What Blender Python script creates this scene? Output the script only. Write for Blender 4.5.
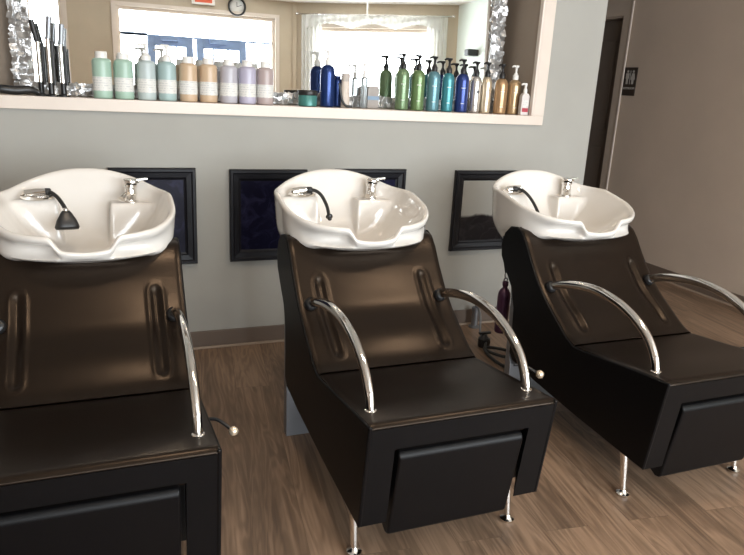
import bpy, bmesh, math, random
from mathutils import Vector, Matrix
PI = math.pi
for o in list(bpy.data.objects): bpy.data.objects.remove(o)
SC = bpy.context.scene
COL = SC.collection

# ---------------------------------------------------------------- camera
cam_d = bpy.data.cameras.new('camera'); cam = bpy.data.objects.new('camera', cam_d); COL.objects.link(cam)
yaw, pitch, roll = .3846, .2796, .0519
cy, sy, cp, sp = math.cos(yaw), math.sin(yaw), math.cos(pitch), math.sin(pitch)
F = Vector((sy*cp, cy*cp, -sp)); Rt = Vector((cy, -sy, 0)); U = Rt.cross(F)
R2 = Rt*math.cos(roll) + U*math.sin(roll); U2 = U*math.cos(roll) - Rt*math.sin(roll)
M = Matrix((( R2.x, U2.x, -F.x, 0), (R2.y, U2.y, -F.y, -3.3616), (R2.z, U2.z, -F.z, 1.3732), (0, 0, 0, 1)))
cam.matrix_world = M
cam_d.sensor_width = 36; cam_d.lens = 36*667.14/744; cam_d.clip_start = .05
SC.camera = cam

# ---------------------------------------------------------------- world, daylight, exposure
SC.view_settings.view_transform = 'Standard'; SC.view_settings.look = 'None'
SC.view_settings.gamma = 1; SC.view_settings.use_curve_mapping = False
SC.view_settings.exposure = -0.02
w = bpy.data.worlds.new('World'); SC.world = w; w.use_nodes = True
w.node_tree.nodes['Background'].inputs[0].default_value = (.86, .93, 1, 1)
w.node_tree.nodes['Background'].inputs[1].default_value = 2.0

def area(name, loc, rot, sx, sz, power, col, spread=PI):
    d = bpy.data.lights.new(name, 'AREA'); d.shape = 'RECTANGLE'; d.size = sx; d.size_y = sz
    d.energy = power; d.color = col; d.spread = spread
    o = bpy.data.objects.new(name, d); COL.objects.link(o); o.location = loc; o.rotation_euler = rot
    return o
DAY = (.90, .96, 1.0)
# daylight standing in the window openings of the front of the shop, shining into the room (+y)
area('daylight_storefront', (1.345, -6.66, 1.33), (PI/2, 0, 0), 2.2, 2.6, 260, DAY)
area('daylight_narrow_window', (-.67, -6.66, 1.6), (PI/2, 0, 0), .42, 2.3, 40, DAY)
BAY = math.atan2(1.1, 2.19)
area('daylight_bay', (2.76+1.2*math.cos(BAY)+.16*math.sin(BAY), -6.5+1.2*math.sin(BAY)-.16*math.cos(BAY), 1.58), (PI/2, 0, BAY), 1.75, 1.9, 180, DAY)

# ---------------------------------------------------------------- materials
def mat(name, col, rough=.5, metal=0, **k):
    m = bpy.data.materials.new(name); m.use_nodes = True
    b = m.node_tree.nodes['Principled BSDF']
    b.inputs['Base Color'].default_value = (*col, 1); b.inputs['Roughness'].default_value = rough
    b.inputs['Metallic'].default_value = metal
    for a, v in k.items():
        b.inputs[a.replace('_', ' ')].default_value = v
    return m
def nd(m, t, **k):
    n = m.node_tree.nodes.new(t)
    for a, v in k.items(): setattr(n, a, v)
    return n
def noisy(m, scale=20, amt=.12, bump=0, bscale=60, stretch=None, bdist=.01):
    nt = m.node_tree; b = nt.nodes['Principled BSDF']; L = nt.links.new
    tc = nd(m, 'ShaderNodeTexCoord'); src = tc.outputs['Object']
    if stretch:
        mp = nd(m, 'ShaderNodeMapping'); mp.inputs['Scale'].default_value = stretch; L(src, mp.inputs[0]); src = mp.outputs[0]
    n = nd(m, 'ShaderNodeTexNoise'); n.inputs['Scale'].default_value = scale; n.inputs['Detail'].default_value = 4; L(src, n.inputs['Vector'])
    c = b.inputs['Base Color'].default_value[:3]
    r = nd(m, 'ShaderNodeValToRGB'); r.color_ramp.elements[0].position = .3; r.color_ramp.elements[1].position = .7
    r.color_ramp.elements[0].color = (*[x*(1-amt) for x in c], 1); r.color_ramp.elements[1].color = (*[min(1, x*(1+amt)) for x in c], 1)
    L(n.outputs['Fac'], r.inputs[0]); L(r.outputs[0], b.inputs['Base Color'])
    if bump:
        n2 = nd(m, 'ShaderNodeTexNoise'); n2.inputs['Scale'].default_value = bscale; n2.inputs['Detail'].default_value = 3; L(src, n2.inputs['Vector'])
        bp = nd(m, 'ShaderNodeBump'); bp.inputs['Strength'].default_value = bump; bp.inputs['Distance'].default_value = bdist
        L(n2.outputs['Fac'], bp.inputs['Height']); L(bp.outputs[0], b.inputs['Normal'])
    return m
WALL = noisy(mat('painted_wall', (.365, .358, .328), .75), 3, .03, .1, 250, bdist=.002)
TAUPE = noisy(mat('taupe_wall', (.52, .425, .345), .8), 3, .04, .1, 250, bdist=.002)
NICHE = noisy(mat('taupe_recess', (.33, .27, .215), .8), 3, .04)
TAN = noisy(mat('tan_wall', (.52, .44, .335), .8), 3, .04)
COOL = noisy(mat('pale_green_wall', (.66, .72, .66), .8), 3, .03)
CEIL = noisy(mat('ceiling_paint', (.78, .76, .72), .9), 3, .02)
TRIM = noisy(mat('cream_trim', (.70, .615, .54), .35), 8, .02)
CASING = noisy(mat('door_casing', (.50, .42, .35), .45), 8, .03)
BASE = noisy(mat('taupe_baseboard', (.135, .10, .078), .55), 6, .05)
SHOE = noisy(mat('pale_shoe_strip', (.34, .26, .20), .5), 6, .05)
DOORM = noisy(mat('door_grey_brown', (.15, .125, .105), .6), 6, .05)
def floor_mat():
    m = mat('wood_look_planks', (.3, .2, .12), .42); nt = m.node_tree; L = nt.links.new; b = nt.nodes['Principled BSDF']
    tc = nd(m, 'ShaderNodeTexCoord')
    mp = nd(m, 'ShaderNodeMapping'); mp.inputs['Rotation'].default_value = (0, 0, math.radians(97)); mp.inputs['Location'].default_value = (.31, .06, 0)
    L(tc.outputs['Object'], mp.inputs[0])
    br = nd(m, 'ShaderNodeTexBrick'); br.offset = .37; br.offset_frequency = 2
    br.inputs['Scale'].default_value = 1; br.inputs['Brick Width'].default_value = 1.22; br.inputs['Row Height'].default_value = .155
    br.inputs['Mortar Size'].default_value = .0009; br.inputs['Mortar Smooth'].default_value = .2
    br.inputs['Color1'].default_value = (0, 0, 0, 1); br.inputs['Color2'].default_value = (1, 1, 1, 1); br.inputs['Mortar'].default_value = (.5, .5, .5, 1)
    L(mp.outputs[0], br.inputs['Vector'])
    # each plank shifts the grain
    sc = nd(m, 'ShaderNodeVectorMath', operation='SCALE'); sc.inputs['Scale'].default_value = 7.3; L(br.outputs['Color'], sc.inputs[0])
    ad = nd(m, 'ShaderNodeVectorMath', operation='ADD'); L(mp.outputs[0], ad.inputs[0]); L(sc.outputs[0], ad.inputs[1])
    st = nd(m, 'ShaderNodeMapping'); st.inputs['Scale'].default_value = (1.1, 9, 1); L(ad.outputs[0], st.inputs[0])
    n1 = nd(m, 'ShaderNodeTexNoise'); n1.inputs['Scale'].default_value = 1.3; n1.inputs['Detail'].default_value = 3; n1.inputs['Distortion'].default_value = .6; L(st.outputs[0], n1.inputs['Vector'])
    # contour rings of the broad noise = cathedral grain
    mu = nd(m, 'ShaderNodeMath', operation='MULTIPLY'); mu.inputs[1].default_value = 58; L(n1.outputs['Fac'], mu.inputs[0])
    sn = nd(m, 'ShaderNodeMath', operation='SINE'); L(mu.outputs[0], sn.inputs[0])
    st2 = nd(m, 'ShaderNodeMapping'); st2.inputs['Scale'].default_value = (1.6, 38, 1); L(ad.outputs[0], st2.inputs[0])
    n2 = nd(m, 'ShaderNodeTexNoise'); n2.inputs['Scale'].default_value = 1.5; n2.inputs['Detail'].default_value = 6; L(st2.outputs[0], n2.inputs['Vector'])
    st3 = nd(m, 'ShaderNodeMapping'); st3.inputs['Scale'].default_value = (1.3, 7, 1); L(ad.outputs[0], st3.inputs[0])
    n3 = nd(m, 'ShaderNodeTexNoise'); n3.inputs['Scale'].default_value = 1.1; n3.inputs['Detail'].default_value = 2; L(st3.outputs[0], n3.inputs['Vector'])
    a1 = nd(m, 'ShaderNodeMath', operation='MULTIPLY_ADD'); a1.inputs[1].default_value = .07; L(sn.outputs[0], a1.inputs[0]); h2 = nd(m, 'ShaderNodeMath', operation='MULTIPLY_ADD'); h2.inputs[1].default_value = .55; h2.inputs[2].default_value = .22; L(n2.outputs['Fac'], h2.inputs[0]); L(h2.outputs[0], a1.inputs[2])
    a2 = nd(m, 'ShaderNodeMath', operation='MULTIPLY_ADD'); a2.inputs[1].default_value = .55; L(n3.outputs['Fac'], a2.inputs[0]); L(a1.outputs[0], a2.inputs[2])
    sep = nd(m, 'ShaderNodeSeparateColor'); L(br.outputs['Color'], sep.inputs[0])
    a3 = nd(m, 'ShaderNodeMath', operation='MULTIPLY_ADD'); a3.inputs[1].default_value = .16; L(sep.outputs[0], a3.inputs[0]); L(a2.outputs[0], a3.inputs[2])
    r = nd(m, 'ShaderNodeValToRGB'); e = r.color_ramp.elements
    e[0].position = .45; e[0].color = (.075, .048, .031, 1); e[1].position = 1.0; e[1].color = (.30, .198, .130, 1)
    k = e.new(.74); k.color = (.162, .104, .067, 1)
    L(a3.outputs[0], r.inputs[0])
    mx = nd(m, 'ShaderNodeMix', data_type='RGBA'); mx.inputs['B'].default_value = (.05, .032, .022, 1)
    L(r.outputs[0], mx.inputs['A'])
    mf = nd(m, 'ShaderNodeMath', operation='MULTIPLY'); mf.inputs[1].default_value = .5; L(br.outputs['Fac'], mf.inputs[0]); L(mf.outputs[0], mx.inputs['Factor'])
    L(mx.outputs['Result'], b.inputs['Base Color'])
    bp = nd(m, 'ShaderNodeBump'); bp.inputs['Strength'].default_value = .25; bp.inputs['Distance'].default_value = .002
    L(a1.outputs[0], bp.inputs['Height']); L(bp.outputs[0], b.inputs['Normal'])
    return m
FLOOR = floor_mat()
LEATHER = noisy(mat('warm_sheen_leather', (.0065, .0040, .0028), .29, Specular_IOR_Level=.31, Specular_Tint=(1.0, .79, .62, 1)), 5, .12, .12, 420, bdist=.001)  # brown specular tint paints warm overhead reflections into the cushion leather
LEATHER2 = noisy(mat('black_leather', (.0022, .0021, .0026), .42, Specular_IOR_Level=.20), 5, .12, .12, 420, bdist=.001)
CHROME = noisy(mat('chrome', (.82, .80, .77), .10, 1), 6, .02)
STEEL = noisy(mat('brushed_grey_metal', (.27, .28, .30), .38, .8), 10, .04)
CERAM = noisy(mat('white_ceramic', (.67, .64, .60), .12, 0, Coat_Weight=.5, Coat_Roughness=.04), 4, .01)
BLACKP = noisy(mat('black_plastic', (.012, .012, .013), .35), 20, .1)
RUBBER = noisy(mat('black_rubber', (.015, .015, .015), .55), 20, .1)
FRAME = noisy(mat('black_frame_wood', (.007, .007, .010), .40, Specular_IOR_Level=.28), 20, .2)
WHITEP = noisy(mat('white_plastic', (.80, .79, .76), .4), 20, .03)
SILVER = noisy(mat('silver_foil', (.58, .58, .58), .30, .75), 18, .25, .5, 30, bdist=.02)
BRASS = noisy(mat('warm_knob', (.80, .66, .50), .2, .7), 20, .05)
GLARE_BLUE = noisy(mat('glare_blue_metal', (.24, .34, .55), .5), 10, .05)  # door frame colour has the bluish window glare painted in
MIRROR = noisy(mat('mirror_silvering', (.90, .91, .90), .0, 1), 1, .005)
GLASS = mat('window_glass', (1, 1, 1), .0, 0, Transmission_Weight=1.0, IOR=1.02)
PURPLE = noisy(mat('purple_metal', (.075, .028, .060), .28, .35), 12, .1)
def curtain_mat():
    m = bpy.data.materials.new('sheer_white_cloth'); m.use_nodes = True; nt = m.node_tree; L = nt.links.new
    nt.nodes.remove(nt.nodes['Principled BSDF']); out = nt.nodes['Material Output']
    d = nd(m, 'ShaderNodeBsdfDiffuse'); d.inputs[0].default_value = (.88, .88, .85, 1)
    t = nd(m, 'ShaderNodeBsdfTranslucent'); t.inputs[0].default_value = (.55, .55, .52, 1)
    n = nd(m, 'ShaderNodeTexNoise'); n.inputs['Scale'].default_value = 40
    mx = nd(m, 'ShaderNodeMixShader'); r = nd(m, 'ShaderNodeMapRange'); r.inputs[3].default_value = .3; r.inputs[4].default_value = .5
    L(n.outputs['Fac'], r.inputs[0]); L(r.outputs[0], mx.inputs[0]); L(d.outputs[0], mx.inputs[1]); L(t.outputs[0], mx.inputs[2]); L(mx.outputs[0], out.inputs[0])
    return m
CURT = curtain_mat()
def bottle_mat(name, col, rough=.3, metal=0., **k): return noisy(mat(name, col, rough, metal, **k), 8, .04)
def label_mat(name, bg, ink):
    """printed label: faint lines of small print, bands of broken strokes"""
    m = mat(name, bg, .5); nt = m.node_tree; L = nt.links.new; b = nt.nodes['Principled BSDF']
    tc = nd(m, 'ShaderNodeTexCoord'); sp_ = nd(m, 'ShaderNodeSeparateXYZ'); L(tc.outputs['Object'], sp_.inputs[0])
    mu = nd(m, 'ShaderNodeMath', operation='MULTIPLY'); mu.inputs[1].default_value = 560; L(sp_.outputs['Z'], mu.inputs[0])
    sn = nd(m, 'ShaderNodeMath', operation='SINE'); L(mu.outputs[0], sn.inputs[0])
    gt = nd(m, 'ShaderNodeMath', operation='GREATER_THAN'); gt.inputs[1].default_value = .25; L(sn.outputs[0], gt.inputs[0])
    n = nd(m, 'ShaderNodeTexNoise'); n.inputs['Scale'].default_value = 130; n.inputs['Detail'].default_value = 1; L(tc.outputs['Object'], n.inputs['Vector'])
    g2 = nd(m, 'ShaderNodeMath', operation='GREATER_THAN'); g2.inputs[1].default_value = .5; L(n.outputs['Fac'], g2.inputs[0])
    pr = nd(m, 'ShaderNodeMath', operation='MULTIPLY'); L(gt.outputs[0], pr.inputs[0]); L(g2.outputs[0], pr.inputs[1])
    mx = nd(m, 'ShaderNodeMix', data_type='RGBA'); mx.inputs['A'].default_value = (*bg, 1); mx.inputs['B'].default_value = (*ink, 1)
    L(pr.outputs[0], mx.inputs['Factor']); L(mx.outputs['Result'], b.inputs['Base Color'])
    return m
LABEL = label_mat('printed_white_label', (.72, .72, .69), (.56, .57, .57))

# ---------------------------------------------------------------- helpers
def link(name, bm, m, parent=None, smooth=True, bevel=0, seg=3, sub=0, loc=None, auto=None):
    bmesh.ops.remove_doubles(bm, verts=bm.verts, dist=1e-6)
    bmesh.ops.recalc_face_normals(bm, faces=bm.faces)
    me = bpy.data.meshes.new(name); bm.to_mesh(me); bm.free()
    o = bpy.data.objects.new(name, me); COL.objects.link(o)
    if isinstance(m, (list, tuple)):
        for x in m: me.materials.append(x)
    else: me.materials.append(m)
    if parent: o.parent = parent
    if loc: o.location = loc
    if smooth:
        for p in me.polygons: p.use_smooth = True
        if auto is not None: me.set_sharp_from_angle(angle=math.radians(auto))
    if bevel:
        b = o.modifiers.new('bevel', 'BEVEL'); b.width = bevel; b.segments = seg; b.limit_method = 'ANGLE'; b.angle_limit = math.radians(35)
        if smooth and auto is None:
            wn = o.modifiers.new('wn', 'WEIGHTED_NORMAL'); wn.keep_sharp = False
    if sub:
        s = o.modifiers.new('sub', 'SUBSURF'); s.levels = sub; s.render_levels = sub
    return o
def B(): return bmesh.new()
def box(bm, x0, x1, y0, y1, z0, z1, mi=0):
    vs = [bm.verts.new((x, y, z)) for z in (z0, z1) for x, y in ((x0, y0), (x1, y0), (x1, y1), (x0, y1))]
    for f in ((3, 2, 1, 0), (4, 5, 6, 7), (0, 1, 5, 4), (1, 2, 6, 5), (2, 3, 7, 6), (3, 0, 4, 7)):
        bm.faces.new([vs[i] for i in f]).material_index = mi
    return vs
def obox(bm, c, sx, sy_, sz, rot):
    """box of given size, rotated by a Matrix, centred at c"""
    vs = box(bm, -sx/2, sx/2, -sy_/2, sy_/2, -sz/2, sz/2)
    for v in vs: v.co = rot @ v.co + Vector(c)
    return vs
def prism(bm, poly, x0, x1, axis='x'):
    def P(a, b, t): return (t, a, b) if axis == 'x' else ((a, t, b) if axis == 'y' else (a, b, t))
    A = [bm.verts.new(P(a, b, x0)) for a, b in poly]; Bv = [bm.verts.new(P(a, b, x1)) for a, b in poly]
    n = len(poly); bm.faces.new(A); bm.faces.new(Bv[::-1])
    for i in range(n): bm.faces.new((A[i], A[(i+1) % n], Bv[(i+1) % n], Bv[i]))
def lathe(bm, prof, n=32, c=(0, 0, 0), cap=True, rot=None, sq=None):
    rings = []
    for r, z in prof:
        ring = []
        for i in range(n):
            t = 2*PI*i/n; x, y = math.cos(t), math.sin(t)
            if sq:
                k = (abs(x)**sq[2]+abs(y)**sq[2])**(-1/sq[2]); x *= k*sq[0]; y *= k*sq[1]
            p = Vector((r*x, r*y, z))
            if rot: p = rot @ p
            ring.append(bm.verts.new(p + Vector(c)))
        rings.append(ring)
    for a, b in zip(rings, rings[1:]):
        for i in range(n): bm.faces.new((a[i], a[(i+1) % n], b[(i+1) % n], b[i]))
    if cap: bm.faces.new(rings[0][::-1]); bm.faces.new(rings[-1])
    return rings
def catmull(P, k=8):
    P = [Vector(p) for p in P]; Q = [P[0]*2-P[1]] + P + [P[-1]*2-P[-2]]; out = []
    for i in range(1, len(Q)-2):
        for j in range(k):
            t = j/k; a, b, c, d = Q[i-1:i+3]
            out.append(.5*((2*b)+(c-a)*t+(2*a-5*b+4*c-d)*t*t+(3*b-a-3*c+d)*t**3))
    out.append(P[-1]); return out
def tube(bm, pts, r, n=14, flat=1.0, side=None):
    """swept tube; r number or function of 0..1; flat squashes across 'side'"""
    ln = len(pts); pts = [Vector(p) for p in pts]
    T = [(pts[min(i+1, ln-1)]-pts[max(i-1, 0)]).normalized() for i in range(ln)]
    ref = Vector(side) if side else (Vector((0, 0, 1)) if abs(T[0].z) < .9 else Vector((1, 0, 0)))
    rings = []
    u = (ref - T[0]*ref.dot(T[0])).normalized()
    for i in range(ln):
        u = (u - T[i]*u.dot(T[i])).normalized(); v = T[i].cross(u)
        rr = r(i/(ln-1)) if callable(r) else r
        rings.append([bm.verts.new(pts[i]+u*math.cos(2*PI*j/n)*rr+v*math.sin(2*PI*j/n)*rr*flat) for j in range(n)])
    for a, b in zip(rings, rings[1:]):
        for j in range(n): bm.faces.new((a[j], a[(j+1) % n], b[(j+1) % n], b[j]))
    bm.faces.new(rings[0][::-1]); bm.faces.new(rings[-1])
def sstep(x, a, b):
    t = max(0, min(1, (x-a)/(b-a))); return t*t*(3-2*t)
def lerp_tab(tab, x):
    if x <= tab[0][0]: return tab[0][1]
    for (a, u), (b, v) in zip(tab, tab[1:]):
        if x <= b: return u+(v-u)*(x-a)/(b-a)
    return tab[-1][1]
def struct(name, bm, m, parent=None, **k):
    o = link(name, bm, m, parent, smooth=False, **k)
    if parent is None: o['kind'] = 'structure'
    return o
def tag(o, label, cat, group=None):
    o['label'] = label; o['category'] = cat
    if group: o['group'] = group
    return o
def empty(name, loc=(0, 0, 0), rz=0):
    o = bpy.data.objects.new(name, None); o.empty_display_size = .1; COL.objects.link(o); o.location = loc; o.rotation_euler = (0, 0, rz)
    return o
def sempty(name, loc=(0, 0, 0), rz=0):
    o = empty(name, loc, rz); o['kind'] = 'structure'; return o

# ================================================================ SETTING
CZ = 2.87
b = B(); box(b, -3.7, 5.2, -6.75, 3.7, -.1, 0); struct('floor', b, FLOOR)
b = B(); box(b, -3.7, 5.2, -6.75, 3.7, CZ, CZ+.1); struct('ceiling', b, CEIL)
# back wall with the long recess over the ledge
NX0, NX1, NZ0, NZ1, ND = -.47, 2.300, 1.253, 2.25, .37
b = B()
box(b, -3.5, 2.733, 0, .45, 0, 1.20); box(b, -3.5, 2.733, 0, .45, NZ1, CZ)
box(b, -3.5, NX0-.001, 0, .45, 1.20, NZ1); box(b, NX1+.001, 2.733, 0, .45, 1.20, NZ1); box(b, NX0, NX1, ND+.006, .45, 1.20, NZ1)
struct('wall_back', b, WALL)
b = B()
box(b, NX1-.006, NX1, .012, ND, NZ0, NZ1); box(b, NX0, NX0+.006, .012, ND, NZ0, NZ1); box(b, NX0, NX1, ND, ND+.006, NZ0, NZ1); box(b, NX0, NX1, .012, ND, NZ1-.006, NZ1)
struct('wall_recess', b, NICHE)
b = B()   # ledge board and picture-frame trim round the recess
box(b, NX0-.07, NX1+.072, -.018, .0, 1.200, NZ0); box(b, NX0, NX1, 0, ND, 1.205, NZ0)
box(b, NX1, NX1+.072, -.018, .0, NZ0, NZ1+.07); box(b, NX0-.07, NX0, -.018, .0, NZ0, NZ1+.07); box(b, NX0, NX1, -.018, .0, NZ1, NZ1+.07)
box(b, NX1-.012, NX1+.0, -.018, .012, NZ0, NZ1)
struct('trim_1', b, TRIM, bevel=.003)
def baseboard(name, x0, x1, y0, y1, nx, ny):
    o = sempty(name); t = .014
    b = B(); box(b, min(x0, x0+nx*t), max(x1, x1+nx*t), min(y0, y0+ny*t), max(y1, y1+ny*t), .012, .095); link('board', b, BASE, o, False, bevel=.004)
    t = .022
    b = B(); box(b, min(x0, x0+nx*t), max(x1, x1+nx*t), min(y0, y0+ny*t), max(y1, y1+ny*t), 0, .012); link('shoe_strip', b, SHOE, o, False, bevel=.003)
baseboard('baseboard_back', -3.5, 2.733, 0, 0, 0, -1)
b = B(); box(b, 2.0, 2.12, .45, 3.6, 0, CZ); struct('wall_hall', b, TAUPE)
b = B(); box(b, 2.12, 4.08, 3.5, 3.62, 0, CZ); struct('wall_hall_end', b, TAUPE)
# right taupe wall with the restroom door
DY0, DY1 = 1.415, 2.27
b = B(); box(b, 4.08, 4.22, -2.9, DY0, 0, CZ); box(b, 4.08, 4.22, DY1, 3.6, 0, CZ); box(b, 4.08, 4.22, DY0, DY1, 2.035, CZ)
struct('wall_right', b, TAUPE)
baseboard('baseboard_right', 4.08, 4.08, -2.9, DY0-.095, -1, 0)
d = sempty('door_1')
b = B(); box(b, 4.15, 4.19, DY0, DY1, .005, 2.034); link('door_leaf', b, DOORM, d, False)
b = B(); box(b, 4.143, 4.151, DY0+.14, DY1-.14, .25, .95); box(b, 4.143, 4.151, DY0+.14, DY1-.14, 1.1, 1.85); link('door_panel', b, DOORM, d, False, bevel=.004)
b = B()
box(b, 4.066, 4.08, DY0-.095, DY0, 0, 2.135); box(b, 4.066, 4.08, DY1, DY1+.095, 0, 2.135); box(b, 4.066, 4.08, DY0, DY1, 2.035, 2.135)
box(b, 4.08, 4.15, DY0, DY0+.012, 0, 2.035); box(b, 4.08, 4.15, DY1-.012, DY1, 0, 2.035); box(b, 4.08, 4.15, DY0, DY1, 2.023, 2.035)
link('door_casing', b, CASING, d, False, bevel=.003)
b = B(); box(b, 4.058, 4.066, DY0-.107, DY0-.088, 0, 2.142); link('casing_edge', b, TRIM, d, False, bevel=.003)
# front part of the shop (seen in the mirror)
b = B(); box(b, 4.22, 5.1, -2.9, -2.78, 0, CZ); struct('wall_return', b, TAN)
b = B(); box(b, 4.95, 5.1, -5.5, -2.9, 0, CZ); struct('wall_right_front', b, COOL)
b = B(); box(b, -3.62, -3.5, -6.5, .45, 0, CZ)
struct('wall_left', b, TAUPE)
def wall_with(bm, x0, x1, holes, t=.14):
    """wall along local x, thickness to -y, with openings (a, b, z0, z1)"""
    x = x0
    for a, c, z0, z1 in holes:
        box(bm, x, a, -t, 0, 0, CZ)
        if z0 > 0: box(bm, a, c, -t, 0, 0, z0)
        box(bm, a, c, -t, 0, z1, CZ); x = c
    box(bm, x, x1, -t, 0, 0, CZ)
b = B(); wall_with(b, -3.62, 2.76, [(-.89, -.45, .4, 2.72), (.23, 2.46, 0, 2.62)]); o = struct('wall_front', b, TAN); o.location = (0, -6.5, 0)
b = B(); wall_with(b, 0, 2.47, [(.33, 2.10, .65, 2.52)]); o = struct('wall_bay', b, TAN); o.location = (2.76, -6.5, 0); o.rotation_euler = (0, 0, BAY)
b = B(); box(b, -.03, .03, 0, .03, 0, CZ); o = struct('trim_2', b, TAN); o.location = (2.76, -6.5, 0); o.rotation_euler = (0, 0, BAY/2)
def window(name, loc, rz, x0, x1, z0, z1, bars, m=TRIM):
    o = sempty(name, loc, rz); f = .045
    b = B(); box(b, x0, x0+f, -.09, -.03, z0, z1); box(b, x1-f, x1, -.09, -.03, z0, z1); box(b, x0+f, x1-f, -.09, -.03, z0, z0+f); box(b, x0+f, x1-f, -.09, -.03, z1-f, z1)
    for v in bars: box(b, v-.015, v+.015, -.08, -.04, z0+f, z1-f)
    link('window_frame', b, m, o, False)
    b = B(); box(b, x0-.06, x1+.06, -.001, .018, z1, z1+.05); box(b, x0-.06, x0, -.001, .018, z0, z1); box(b, x1, x1+.06, -.001, .018, z0, z1)
    if z0 > 0: box(b, x0-.08, x1+.08, -.001, .05, z0-.04, z0)
    link('window_trim', b, m, o, False)
window('window_1', (0, -6.5, 0), 0, .23, 2.46, 0, 2.62, [])
window('window_2', (0, -6.5, 0), 0, -.89, -.45, .4, 2.72, [])
window('window_3', (2.76, -6.5, 0), BAY, .33, 2.10, .65, 2.52, [])
b = B(); box(b, .275, .63, -.075, -.045, 2.25, 2.29); box(b, .275, 2.415, -.075, -.045, 2.25, 2.275); o = struct('trim_3', b, GLARE_BLUE); o.location = (0, -6.5, 0)
for nm, xa, xb, bars in (('door_2', .63, 1.26, (1.03,)), ('door_3', 1.31, 2.03, (1.55, 1.76))):
    d = sempty(nm, (0, -6.5, 0)); s = .10
    b = B(); box(b, xa, xa+s, -.085, -.04, 0, 2.25); box(b, xb-s, xb, -.085, -.04, 0, 2.25); box(b, xa+s, xb-s, -.085, -.04, 2.13, 2.25); box(b, xa+s, xb-s, -.085, -.04, 0, .22)
    link('door_frame', b, GLARE_BLUE, d, False, bevel=.004)
    b = B()
    for v in bars: box(b, v-.01, v+.01, -.07, -.05, .22, 2.13)
    link('glazing_bar', b, GLARE_BLUE, d, False)
    b = B(); box(b, xa+.18, xa+.42, -.04, .02, 2.20, 2.27); link('door_closer', b, GLARE_BLUE, d, False, bevel=.006)
    b = B(); tube(b, catmull([(xb-.05, -.04, .95), (xb-.05, .03, .98), (xb-.05, .03, 1.22), (xb-.05, -.04, 1.25)], 6), .011, 10); link('door_handle', b, CHROME, d)

# ---------------------------------------------------------------- sheer curtain on the bay window
c = empty('curtain', (2.76, -6.5, 0), BAY)
def drape(x0, x1, z0, z1, amp, waves, scallop=0, y=.07):
    bm = B(); n = max(24, int(waves*12)); mz = 10; g = []
    for i in range(n+1):
        t = i/n; x = x0+(x1-x0)*t; row = []
        zb = z0 + (scallop*abs(math.sin(t*PI*3)) if scallop else 0)
        for j in range(mz+1):
            s = j/mz
            row.append(bm.verts.new((x, y+amp*math.sin(t*waves*2*PI)*(.6+.4*s)+.006*math.sin(7*x+9*s), z1+(zb-z1)*s)))
        g.append(row)
    for i in range(n):
        for j in range(mz): bm.faces.new((g[i][j], g[i+1][j], g[i+1][j+1], g[i][j+1]))
    return bm
link('curtain_panel', drape(.12, .42, .35, 2.70, .022, 5), CURT, c)
link('curtain_panel', drape(2.0, 2.30, .35, 2.70, .022, 5), CURT, c)
link('valance', drape(.2, 2.2, 2.50, 2.69, .012, 22, .07, .10), CURT, c)
b = B(); tube(b, [(.05, .085, 2.70), (2.38, .085, 2.70)], .012, 10); lathe(b, [(.005, -.02), (.022, -.01), (.022, .01), (.005, .02)], 12, (.05, .085, 2.70)); lathe(b, [(.005, -.02), (.022, -.01), (.022, .01), (.005, .02)], 12, (2.38, .085, 2.70)); link('curtain_rod', b, CHROME, c)
tag(c, 'sheer white curtain with scalloped valance over the bright window reflected in the mirror', 'curtain')
# wall clock, red sign, hanging rod, small black box: all seen only in the mirror
c = empty('wall_clock', (1.89, -6.5, 2.735))
RX = Matrix.Rotation(-PI/2, 3, 'X')
b = B(); lathe(b, [(.105, .002), (.128, .004), (.133, .02), (.125, .034), (.108, .034), (.105, .02)], 48, rot=RX, cap=False); link('rim', b, BLACKP, c)
b = B(); lathe(b, [(.001, .0), (.108, .0), (.108, .012), (.001, .012)], 48, rot=RX); link('dial', b, WHITEP, c)
b = B(); obox(b, (0.0, .017, .03), .008, .003, .06, Matrix.Identity(3)); obox(b, (.035, .017, .012), .006, .003, .08, Matrix.Rotation(math.radians(70), 3, 'Y')); link('hands', b, BLACKP, c)
tag(c, 'round black rimmed wall clock above the shop doors, seen in the mirror', 'clock')
c = empty('lit_sign', (1.41, -6.5, 2.76))
b = B(); box(b, -.16, .16, .001, .05, -.04, .09); link('housing', b, WHITEP, c, False, bevel=.006)
b = B(); box(b, -.12, .12, .05, .054, -.015, .075); link('sign_panel', b, noisy(mat('red_sign', (.75, .12, .05), .4), 5, .05), c, False)
tag(c, 'small red panel in white housing above the shop doors, seen in the mirror', 'sign')
c = empty('hanging_rod', (3.55, -5.5, CZ))
b = B(); lathe(b, [(.045, -.001), (.05, -.012), (.02, -.03), (.01, -.032)], 24); link('ceiling_cap', b, WHITEP, c)
b = B(); tube(b, [(0, 0, -.02), (0, 0, -.26)], .012, 12); lathe(b, [(.012, -.30), (.022, -.285), (.022, -.262), (.012, -.25)], 16); link('rod', b, WHITEP, c)
tag(c, 'short pale rod hanging from the ceiling before the curtained window, seen in the mirror', 'ceiling rod')
c = empty('wall_speaker', (4.95, -4.80, 2.17))
b = B(); box(b, -.16, -.001, -.06, .06, -.06, .03); link('housing', b, BLACKP, c, False, bevel=.01)
b = B(); box(b, -.166, -.16, -.05, .05, -.05, .02); link('grille', b, RUBBER, c, False)
tag(c, 'small black box on the pale side wall, seen near the right end of the mirror', 'speaker')
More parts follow.
